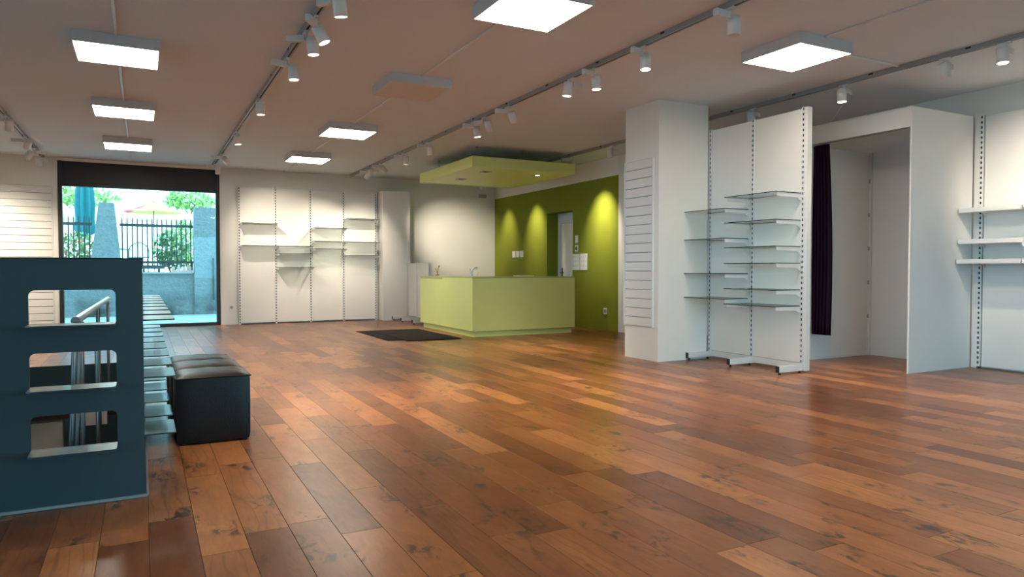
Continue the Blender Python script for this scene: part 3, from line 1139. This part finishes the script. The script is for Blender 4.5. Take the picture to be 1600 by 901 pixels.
# ------------------------------------------------------------------ ceiling cassettes
CS = 0.695
m_body = MB()
hs = CS / 2
# open frame: four sides and a top
m_body.box(-hs, hs, -hs, -hs + 0.012, -0.100, 0).box(-hs, hs, hs - 0.012, hs, -0.100, 0)
m_body.box(-hs, -hs + 0.012, -hs + 0.012, hs - 0.012, -0.100, 0).box(hs - 0.012, hs, -hs + 0.012, hs - 0.012, -0.100, 0)
m_body.box(-hs + 0.012, hs - 0.012, -hs + 0.012, hs - 0.012, -0.012, 0)
me_body = m_body.mesh('housing', 'cassette')
dm = hs - 0.013
me_lit = box(-dm, dm, -dm, dm, -0.098, -0.088).mesh('diffuser', 'diffuser_lit')
me_off = box(-dm, dm, -dm, dm, -0.098, -0.088).mesh('diffuser', 'diffuser_off')
cass = [(-0.18, 7.59, 1, 'nearest lit square ceiling panel of the row in front of the window'),
        (-0.18, 10.32, 1, 'second lit square ceiling panel of the row in front of the window'),
        (-0.18, 13.15, 1, 'lit square ceiling panel nearest the window'),
        (2.70, 4.82, 1, 'big bright square ceiling panel cut by the top edge'),
        (2.70, 7.59, 0, 'unlit square ceiling panel with a grey diffuser'),
        (2.70, 10.38, 1, 'lit square ceiling panel just beyond the unlit one'),
        (2.70, 13.20, 1, 'lit square ceiling panel nearest the far wall shelving'),
        (5.49, 4.70, 1, 'lit square ceiling panel above the tall gondola at right'),
        (-0.18, 4.82, 1, 'lit square ceiling panel above the blue enclosure, out of frame'),
        (2.70, 2.04, 1, 'lit square ceiling panel overhead, out of frame'),
        (5.49, 1.92, 1, 'lit square ceiling panel overhead right, out of frame')]
for x, y, lit, lab in cass:
    t = thing('ceiling_panel_light', (x, y, CZ - 0.0005), lab, 'ceiling light', 'square ceiling lights')
    shared('housing', me_body, t)
    shared('diffuser', me_lit if lit else me_off, t)

# surface conduits between the lights


def conduit(x0, x1, y0, y1, label):
    tag(box(x0, x1, y0, y1, CZ - 0.018, CZ - 0.0005).build('cable_conduit', 'lamp_white', bevel=0.003), label, 'conduit', 'cable conduits on the ceiling')


rows = {-0.18: [4.82, 7.59, 10.32, 13.15], 2.70: [2.04, 4.82, 7.59, 10.38, 13.20]}
cl = {-0.18: ['conduit before the nearest panel light of the window row', 'conduit between first and second panel lights of the window row',
              'conduit between second and third panel lights of the window row', 'conduit from the last window row panel light to the window'],
      2.70: ['conduit from overhead to the bright panel at the top edge', 'conduit between the top edge panel and the unlit panel',
             'conduit between the unlit panel and the lit one beyond it', 'conduit between the two farthest panels of the middle row',
             'conduit from the farthest middle panel to the far wall']}
for x, ys in rows.items():
    for k, y in enumerate(ys):
        nxt = ys[k + 1] - hs if k + 1 < len(ys) else YB - 0.01
        conduit(x - 0.012, x + 0.012, y + hs + 0.002, nxt - 0.002, 'thin white ceiling ' + cl[x][k])
conduit(5.44, 5.464, 1.92 + hs + 0.002, 4.70 - hs - 0.002, 'thin white ceiling conduit running to the right-hand panel light from the top')
conduit(5.49 + hs + 0.002, 6.88, 4.60, 4.624, 'short white ceiling conduit from the right-hand panel light to the track')

# ------------------------------------------------------------------ tracks and spotlights
TZ = CZ - 0.045


def track(x, y0, y1, label):
    t = thing('lighting_track', (x, (y0 + y1) / 2, CZ - 0.001), label, 'track', 'ceiling lighting tracks')
    b = MB()
    b.box(x - 0.026, x + 0.026, y0, y1, TZ + 0.012, CZ - 0.001)
    b.box(x - 0.026, x - 0.009, y0, y1, TZ, TZ + 0.012)
    b.box(x + 0.009, x + 0.026, y0, y1, TZ, TZ + 0.012)
    b.build('rail', 'track_grey', t)
    box(x - 0.0088, x + 0.0088, y0 + 0.002, y1 - 0.002, TZ + 0.004, TZ + 0.0118).build('slot', 'black', t)
    y = y0 + 0.4
    while y < y1:
        for s in (-1, 1):
            box(x + s * 0.0275 - 0.0012, x + s * 0.0275 + 0.0012, y, y + 0.05, CZ - 0.022, CZ - 0.004).build('clip', 'black', t)
        y += 1.0


track(-1.60, 5.0, 15.58, 'grey ceiling track at far left above the slatted board')
track(1.27, 0.5, 15.45, 'grey ceiling track with spotlights left of the middle row of panel lights')
track(4.10, 0.5, 15.45, 'long grey ceiling track with spotlights right of the middle row of panel lights')
track(6.92, 0.5, 15.4, 'grey ceiling track passing above the tall gondola')

me_adapter = box(-0.017, 0.017, -0.055, 0.055, -0.016, -0.001).mesh('adapter', 'lamp_white')
me_stem = MB().tube((0, 0, -0.050), (0, 0, -0.016), 0.014).mesh('stem', 'lamp_white')
# gear box hangs off the pivot and points along local +x
me_gear = box(0.012, 0.165, -0.021, 0.021, -0.086, -0.034).mesh('gear_box', 'lamp_white')
# head: open can along local -z, pivot near its upper end
hd = MB()
RO, RI, Lh = 0.050, 0.046, 0.145
n = 24
prof = [(0.0, 0.030), (RO - 0.004, 0.030), (RO, 0.026), (RO, 0.030 - Lh), (RI, 0.030 - Lh), (RI, 0.030 - Lh + 0.008), (0.0, 0.030 - Lh + 0.008)]
for (r_, z_) in prof:
    for k in range(n):
        a = 2 * math.pi * k / n
        hd.v.append((max(r_, 1e-4) * math.cos(a), max(r_, 1e-4) * math.sin(a), z_))
for i in range(len(prof) - 1):
    for k in range(n):
        j = (k + 1) % n
        hd.face((i * n + k, (i + 1) * n + k, (i + 1) * n + j, i * n + j))
me_head = hd.mesh('lamp_head', 'lamp_white', smooth=False)
for p_ in me_head.polygons:
    p_.use_smooth = True
lz = 0.030 - Lh + 0.0015
me_lens_on = MB().tube((0, 0, lz), (0, 0, lz + 0.006), RI - 0.0005, n=24).mesh('lens', 'lens_lit')
me_lens_off = MB().tube((0, 0, lz), (0, 0, lz + 0.006), RI - 0.0005, n=24).mesh('lens', 'diffuser_off')
me_yoke = MB().tube((0, 0, 0), (0, 0.045, 0), 0.010, n=10).mesh('pivot', 'lamp_white')


def spot(x, y, gear_deg, target, on, label, watt=0.5, angle=58, blend=0.9):
    t = thing('track_spotlight', (x, y, TZ), label, 'spotlight', 'white track spotlights')
    shared('adapter', me_adapter, t)
    shared('stem', me_stem, t)
    a = R(gear_deg)
    q = Matrix.Rotation(a, 4, 'Z').to_quaternion()
    shared('gear_box', me_gear, t, rot=q)
    # head sits beside the pivot end of the gear box
    side = Vector((-math.cos(a), -math.sin(a), 0)) * 0.056
    hp = side + Vector((0, 0, -0.085))
    wp = Vector((x, y, TZ)) + hp
    d_ = (Vector(target) - wp).normalized()
    qh = d_.to_track_quat('-Z', 'Y')
    h_ = shared('lamp_head', me_head, t, loc=hp, rot=qh)
    shared('lens', me_lens_on if on else me_lens_off, h_)
    pv = MB().tube((x - math.cos(a) * -0.012, y + math.sin(a) * 0.012, TZ - 0.066), tuple(wp), 0.010, n=10)
    pv.build('pivot', 'lamp_white', t, smooth=True)
    if on:
        L_ = bpy.data.lights.new('spot_beam', 'SPOT')
        L_.energy = SPOT_W * watt
        L_.color = LAMP
        L_.spot_size = R(angle)
        L_.spot_blend = blend
        L_.shadow_soft_size = 0.03
        lo = bpy.data.objects.new('bulb', L_)
        lo.location = (0, 0, lz - 0.004)
        lo.parent = h_
        col.objects.link(lo)


T0, T1, T2, T3 = -1.60, 1.27, 4.10, 6.92
# track at far left
spot(T0, 11.49, 160, (-1.9, 13.0, 0.0), 1, 'lit spotlight cut by the left edge on the far left track')
spot(T0, 13.20, 175, (-2.3, 15.6, 1.3), 1, 'lit spotlight second from the left edge on the far left track', 1.2)
spot(T0, 14.37, 20, (-2.7, 15.6, 1.6), 1, 'lit spotlight pointing left beside the slatted board', 0.5)
spot(T0, 15.20, 60, (-1.5, 15.6, 0.8), 0, 'unlit spotlight at the far end of the far left track')
# track left of the middle row
spot(T1, 5.24, 120, (1.7, 5.6, 0.0), 1, 'lit spotlight cut by the top edge on the track left of the unlit panel')
spot(T1, 5.85, 235, (2.6, 5.4, 0.0), 1, 'lit spotlight tilted right, nearest full one on the track left of the unlit panel')
spot(T1, 6.25, 150, (1.6, 6.2, 0.0), 1, 'lit spotlight hanging close behind the tilted one near the top edge')
spot(T1, 7.12, 190, (1.5, 7.0, 0.0), 1, 'lit spotlight alone with its gear box to the left, beside the nearest window row panel')
spot(T1, 8.96, 90, (1.4, 8.9, 0.0), 1, 'lit spotlight half way along the track left of the unlit panel')
spot(T1, 11.23, 85, (1.6, 11.2, 0.0), 1, 'lit spotlight just left of the lit panel beyond the unlit one')
spot(T1, 13.54, 175, (2.6, 15.6, 1.7), 1, 'spotlight turned away towards the far shelving near the window corner', 0.75)
spot(T1, 14.85, 185, (1.15, 14.95, 0.0), 0, 'unlit spotlight hanging in front of the window corner')
# long track right of the middle row
spot(T2, 4.15, 185, (4.15, 4.2, 0.0), 0, 'unlit spotlight with a long gear box near the top edge right of centre')
spot(T2, 5.24, 200, (4.0, 5.0, 0.0), 1, 'lit spotlight left of the white column top')
spot(T2, 6.04, 200, (4.2, 6.0, 0.0), 1, 'lit spotlight, right one of the pair above and left of the column')
spot(T2, 6.45, 20, (3.7, 6.6, 0.0), 1, 'lit spotlight, left one of the pair above and left of the column')
spot(T2, 7.94, 170, (5.6, 8.6, 0.0), 1, 'lit spotlight tilted right, the rightmost of three in front of the canopy')
spot(T2, 8.62, 120, (5.4, 9.4, 0.0), 1, 'lit spotlight tilted right, the middle of three in front of the canopy')
spot(T2, 8.99, 190, (4.6, 8.9, 0.0), 1, 'lit spotlight hanging upright, the leftmost of three in front of the canopy')
spot(T2, 10.79, 185, (4.3, 10.85, 0.0), 0, 'unlit spotlight at the left corner of the canopy')
spot(T2, 11.96, 150, (4.1, 12.3, 0.0), 1, 'lit spotlight between the canopy and the far end of the long track')
spot(T2, 13.32, 190, (6.75, YB, 1.75), 1, 'spotlight near the far end of the long track turned to the cream wall', 1.5, 38, 1.0)
spot(T2, 13.84, 30, (4.3, 15.6, 1.6), 1, 'spotlight second from the far end of the long track', 0.6)
spot(T2, 14.25, 200, (3.2, 15.6, 1.5), 1, 'bright spotlight at the far end of the long track over the shelving', 0.5, 70)
# track above the gondola
spot(T3, 3.62, 10, (6.6, 3.3, 0.0), 1, 'lit spotlight near the right edge on the track above the gondola')
spot(T3, 2.95, 10, (8.65, 3.9, 2.0), 1, 'lit spotlight just outside the right edge, washing the side shelving', 0.8, 60)
spot(T3, 4.15, 15, (8.0, 4.0, 0.2), 0, 'unlit spotlight second from the right edge on the track above the gondola')
spot(T3, 5.27, 15, (6.8, 5.0, 0.0), 1, 'lit spotlight in front of the fitting cubicle header', 0.5, 66)
spot(T3, 6.58, 20, (7.2, 6.6, 0.0), 0, 'unlit spotlight peeping over the tall gondola')
spot(T3, 9.64, 20, (7.3, 9.6, 0.0), 0, 'unlit spotlight between the column and the canopy')
spot(T3, 10.95, 180, (GX, 11.05, 1.95), 1, 'pale spotlight at the right corner of the canopy, washing the green wall', 0.85, 62, 1.0)
spot(T3, 13.55, 180, (GX, 13.60, 1.95), 1, 'spotlight hidden above the canopy beside the door recess', 0.5, 54, 1.0)
spot(T3, 14.90, 180, (GX, 14.95, 1.95), 1, 'spotlight hidden above the canopy near the far corner', 0.3, 54, 1.0)

# loose cable hanging from the spotlight before the cubicle
cv = bpy.data.curves.new('loose_cable', 'CURVE')
cv.dimensions = '3D'
cv.bevel_depth = 0.003
sp = cv.splines.new('POLY')
pts = []
for k in range(25):
    f = k / 24
    pts.append((T3 + 0.10 + 0.30 * f, 5.30 + 0.75 * f, 3.08 - 0.26 * math.sin(f * math.pi * 0.72)))
sp.points.add(len(pts) - 1)
for p_, q_ in zip(sp.points, pts):
    p_.co = q_ + (1,)
cv.materials.append(M['lamp_white'])
tmp = bpy.data.objects.new('tmp', cv)
me = bpy.data.meshes.new_from_object(tmp)
bpy.data.objects.remove(tmp)
o = bpy.data.objects.new('loose_cable', me)
col.objects.link(o)
tag(o, 'thin pale cable drooping behind the spotlight at the cubicle header', 'cable')

# ------------------------------------------------------------------ outside: behind the window
struct(box(-30, 30, YB + 0.25, 20.2, -0.25, -0.03).build('ground_lane', 'paving'))
struct(box(-60, 60, -80, YF - 0.2, -0.25, -0.03).build('ground_street', 'paving'))
struct(box(-60, XL - 0.2, YF - 0.2, YB + 0.25, -0.25, -0.03).build('ground_side', 'paving'))
# unseen mass added overhead, shaped to keep sun off lane, garden wall and shopfront
struct(box(-13, 18, YF - 2.6, YB + 0.25, CZ + 0.27, 10.8).build('wall_shade_mass', 'house_wall'))
# garden retaining wall
struct(box(-8, 9, 20.2, 20.55, -0.25, 1.03).build('wall_garden', 'render'))
tag(box(-0.5, 1.18, 20.16, 20.56, 1.031, 1.075).build('wall_coping', 'paving', bevel=0.01), 'grey coping on the low garden wall outside', 'coping')


def pillar(poly, label):
    tag(MB().prism(poly, 'y', 20.10, 20.60).build('garden_pillar', 'render', bevel=0.012), label, 'pillar')


pillar([(-1.16, 1.04), (-0.45, 1.04), (-0.61, 2.80), (-0.94, 2.80)], 'tapered concrete garden pillar between the fence sections outside')
pillar([(1.185, -0.2), (2.9, -0.2), (2.9, 2.77), (1.21, 2.77)], 'broad concrete garden pillar at the right side of the window view')
tag(box(1.63, 1.67, 20.05, 20.095, 0.35, 1.45).build('downpipe', 'fence_paint'), 'thin dark pipe on the broad garden pillar', 'pipe')


def fence(x0, x1, label):
    t = thing('garden_fence', ((x0 + x1) / 2, 20.45, 1.03), label, 'fence')
    box(x0, x1, 20.42, 20.47, 2.24, 2.31).build('rail', 'fence_paint', t)
    box(x0, x1, 20.42, 20.47, 1.30, 1.36).build('rail', 'fence_paint', t)
    n = int((x1 - x0) / 0.108)
    me_ = MB().box(-0.016, 0.016, -0.008, 0.008, 0, 1.20).prism([(-0.016, 1.20), (0.016, 1.20), (0, 1.28)], 'y', -0.008, 0.008).mesh('picket', 'fence_paint')
    for k in range(n):
        xx = x0 + (k + 0.5) * (x1 - x0) / n
        shared('picket', me_, t, loc=(xx - (x0 + x1) / 2, -0.04, 0.18))
    for xx in (x0 + 0.03, x1 - 0.03):
        box(xx - 0.02, xx + 0.02, 20.43, 20.47, 1.03, 1.30).build('post', 'fence_paint', t)


fence(-4.0, -1.10, 'dark picket fence left of the tapered garden pillar outside')
fence(-0.50, 1.19, 'dark picket fence right of the tapered garden pillar outside')

# sunny garden terrace
struct(box(-30, 30, 20.56, 60, -0.2, 1.02).build('ground_garden', 'pale_gravel'))
struct(box(-14, 14, 38, 39, 1.0, 9.0).build('wall_house', 'house_wall'))


def bush(name, cx, cy, z0, rx, ry, rz, n, mat, label, cat='bush', flowers=0, sz=0.09):
    t = thing(name, (cx, cy, z0), label, cat)
    rnd = random.Random(hash((round(cx, 2), round(cy, 2))) & 0xffff)
    for kind, cnt in (('foliage', n), ('blossom', flowers)):
        if not cnt:
            continue
        m_ = MB()
        for k in range(cnt):
            while True:
                u, v_, w_ = (rnd.uniform(-1, 1) for _ in range(3))
                q = u * u + v_ * v_ + w_ * w_
                if 0.15 < q < 1:
                    break
            p = Vector((cx + u * rx, cy + v_ * ry, z0 + rz + 1.4 * sz + w_ * rz))
            a = Vector((rnd.gauss(0, 1), rnd.gauss(0, 1), rnd.gauss(0, 1))).normalized()
            c = a.orthogonal().normalized()
            s = sz * rnd.uniform(0.6, 1.3) * (0.7 if kind == 'blossom' else 1)
            i0 = len(m_.v)
            m_.v += [tuple(p - a * s), tuple(p + c * s * 0.45), tuple(p + a * s), tuple(p - c * s * 0.45)]
            m_.face((i0, i0 + 1, i0 + 2, i0 + 3))
        o = m_.build(kind, mat if kind == 'foliage' else 'flower', t)
        o['kind'] = 'stuff'
    m_ = MB()
    for k in range(5):
        a = k * 1.26
        m_.tube((cx + 0.05 * math.cos(a), cy + 0.05 * math.sin(a), z0 + 0.021), (cx + rx * 0.45 * math.cos(a), cy + ry * 0.45 * math.sin(a), z0 + rz * 1.2), 0.02, 0.008, n=6)
    m_.build('stems', 'bark', t)


bush('shrub', 0.72, 21.4, 1.02, 0.46, 0.35, 0.55, 420, 'leaf', 'dense green shrub behind the right fence section outside')
bush('shrub', -1.60, 21.6, 1.02, 0.7, 0.4, 0.50, 350, 'leaf', 'flowering shrub behind the left fence section outside', flowers=120)
bush('shrub', 1.15, 22.6, 1.02, 0.5, 0.5, 0.75, 380, 'leaf_light', 'pale green shrub behind the fence near the broad pillar')
bush('hedge', -2.4, 34.0, 3.5, 1.6, 0.6, 0.42, 330, 'leaf_light', 'far hedge at upper left of the window view', 'hedge', sz=0.16)
bush('hedge', 1.9, 34.0, 3.5, 1.1, 0.6, 0.40, 330, 'leaf_light', 'far hedge at upper right of the window view', 'hedge', sz=0.16)
struct(box(-8, 8, 33.0, 35.0, 1.0, 3.50).build('wall_terrace', 'house_wall'))

# closed teal parasol
px, py = -1.40, 22.9
t = thing('closed_parasol', (px, py, 1.02), 'closed teal parasol standing behind the left fence', 'parasol')
m_ = MB()
n, lv = 48, [(2.05, 0.05), (2.15, 0.20), (2.3, 0.22), (2.55, 0.20), (2.9, 0.22), (3.3, 0.20), (3.8, 0.12), (4.05, 0.02)]
for z, r_ in lv:
    for k in range(n):
        a = 2 * math.pi * k / n
        rr = r_ * (1 + 0.22 * math.cos(8 * a + z * 0.6))
        m_.v.append((px + rr * math.cos(a), py + rr * math.sin(a), z))
for i in range(len(lv) - 1):
    for k in range(n):
        j = (k + 1) % n
        m_.face((i * n + k, i * n + j, (i + 1) * n + j, (i + 1) * n + k))
m_.face([(len(lv) - 1) * n + k for k in range(n)])
m_.build('folded_canopy', 'teal_cloth', t, smooth=True)
MB().tube((px, py, 1.05), (px, py, 4.12), 0.025).build('pole', 'steel', t, smooth=True)
box(px - 0.3, px + 0.3, py - 0.3, py + 0.3, 1.021, 1.08).build('base', 'paving', t, bevel=0.01)

# open striped parasol
px, py = 0.36, 27.0
t = thing('open_parasol', (px, py, 1.02), 'open yellow and red parasol in the sunny garden', 'parasol')
for k in range(8):
    a0, a1 = R(45 * k + 10), R(45 * k + 55)
    m_ = MB()
    r_, zt, zb = 0.95, 3.42, 3.08
    for z_off in (0, -0.01):
        m_.v += [(px, py, zt + z_off), (px + r_ * math.cos(a0), py + r_ * math.sin(a0), zb + z_off), (px + r_ * math.cos(a1), py + r_ * math.sin(a1), zb + z_off)]
    m_.face((0, 1, 2))
    m_.face((5, 4, 3))
    m_.face((1, 4, 5, 2))
    m_.build('canopy_panel', 'red_cloth' if k in (3, 4, 7) else 'yellow_cloth', t)
MB().tube((px, py, 1.02), (px, py, 3.48), 0.025).build('pole', 'timber', t, smooth=True)
box(px - 0.3, px + 0.3, py - 0.3, py + 0.3, 1.021, 1.08).build('base', 'paving', t, bevel=0.01)

# garden chair and table behind the fence
px, py = -0.08, 21.6
t = thing('garden_chair', (px, py, 1.02), 'dark metal garden chair with arched back behind the right fence', 'chair')
m_ = MB()
arc = [(px - 0.24, py - 0.2, 1.02 + 0.45)] + [(px - 0.24 * math.cos(R(a)), py - 0.2, 1.62 + 0.24 * math.sin(R(a))) for a in range(0, 181, 15)] + [(px + 0.24, py - 0.2, 1.47)]
m_.path(arc, 0.014, n=8)
m_.build('back_frame', 'garden_metal', t, smooth=True)
for k in range(-2, 3):
    MB().tube((px + 0.08 * k, py - 0.2, 1.47), (px + 0.08 * k, py - 0.2, 1.62 + math.sqrt(max(0.0, 0.24 ** 2 - (0.08 * k) ** 2))), 0.008, n=8).build('back_bar', 'garden_metal', t)
box(px - 0.25, px + 0.25, py - 0.22, py + 0.25, 1.45, 1.48).build('seat', 'garden_metal', t, bevel=0.005)
for sx in (-1, 1):
    for sy in (-1, 1):
        MB().tube((px + sx * 0.22, py + sy * 0.2, 1.02), (px + sx * 0.22, py + sy * 0.2, 1.45), 0.013, n=8).build('leg', 'garden_metal', t)
px, py = -0.72, 23.6
t = thing('garden_table', (px, py, 1.02), 'dark round garden table behind the tapered pillar', 'table')
MB().tube((px, py, 1.72), (px, py, 1.75), 0.42, n=32).build('table_top', 'garden_metal', t)
MB().tube((px, py, 1.04), (px, py, 1.72), 0.03).build('pedestal', 'garden_metal', t)
MB().tube((px, py, 1.021), (px, py, 1.04), 0.22, n=24).build('base', 'garden_metal', t)

# stone edging comb on the wall
t = thing('stone_edging', (0.92, 20.36, 1.076), 'pinkish notched stone edging on the low garden wall', 'edging')
box(0.66, 1.16, 20.30, 20.40, 1.076, 1.13).build('base_course', 'pink_stone', t)
for k in range(4):
    x = 0.67 + k * 0.13
    box(x, x + 0.075, 20.30, 20.40, 1.131, 1.22).build('block', 'pink_stone', t, bevel=0.004)
t = thing('planter_tray', (0.2, 20.36, 1.076), 'long dark low planter on the garden wall outside', 'planter')
MB().prism([(-0.42, 1.16), (0.45, 1.16), (0.62, 1.255), (-0.42, 1.255)], 'y', 20.20, 20.40).build('body', 'fence_paint', t, bevel=0.006)
for x in (-0.35, 0.0, 0.35):
    box(x, x + 0.05, 20.26, 20.34, 1.076, 1.159).build('foot', 'fence_paint', t)
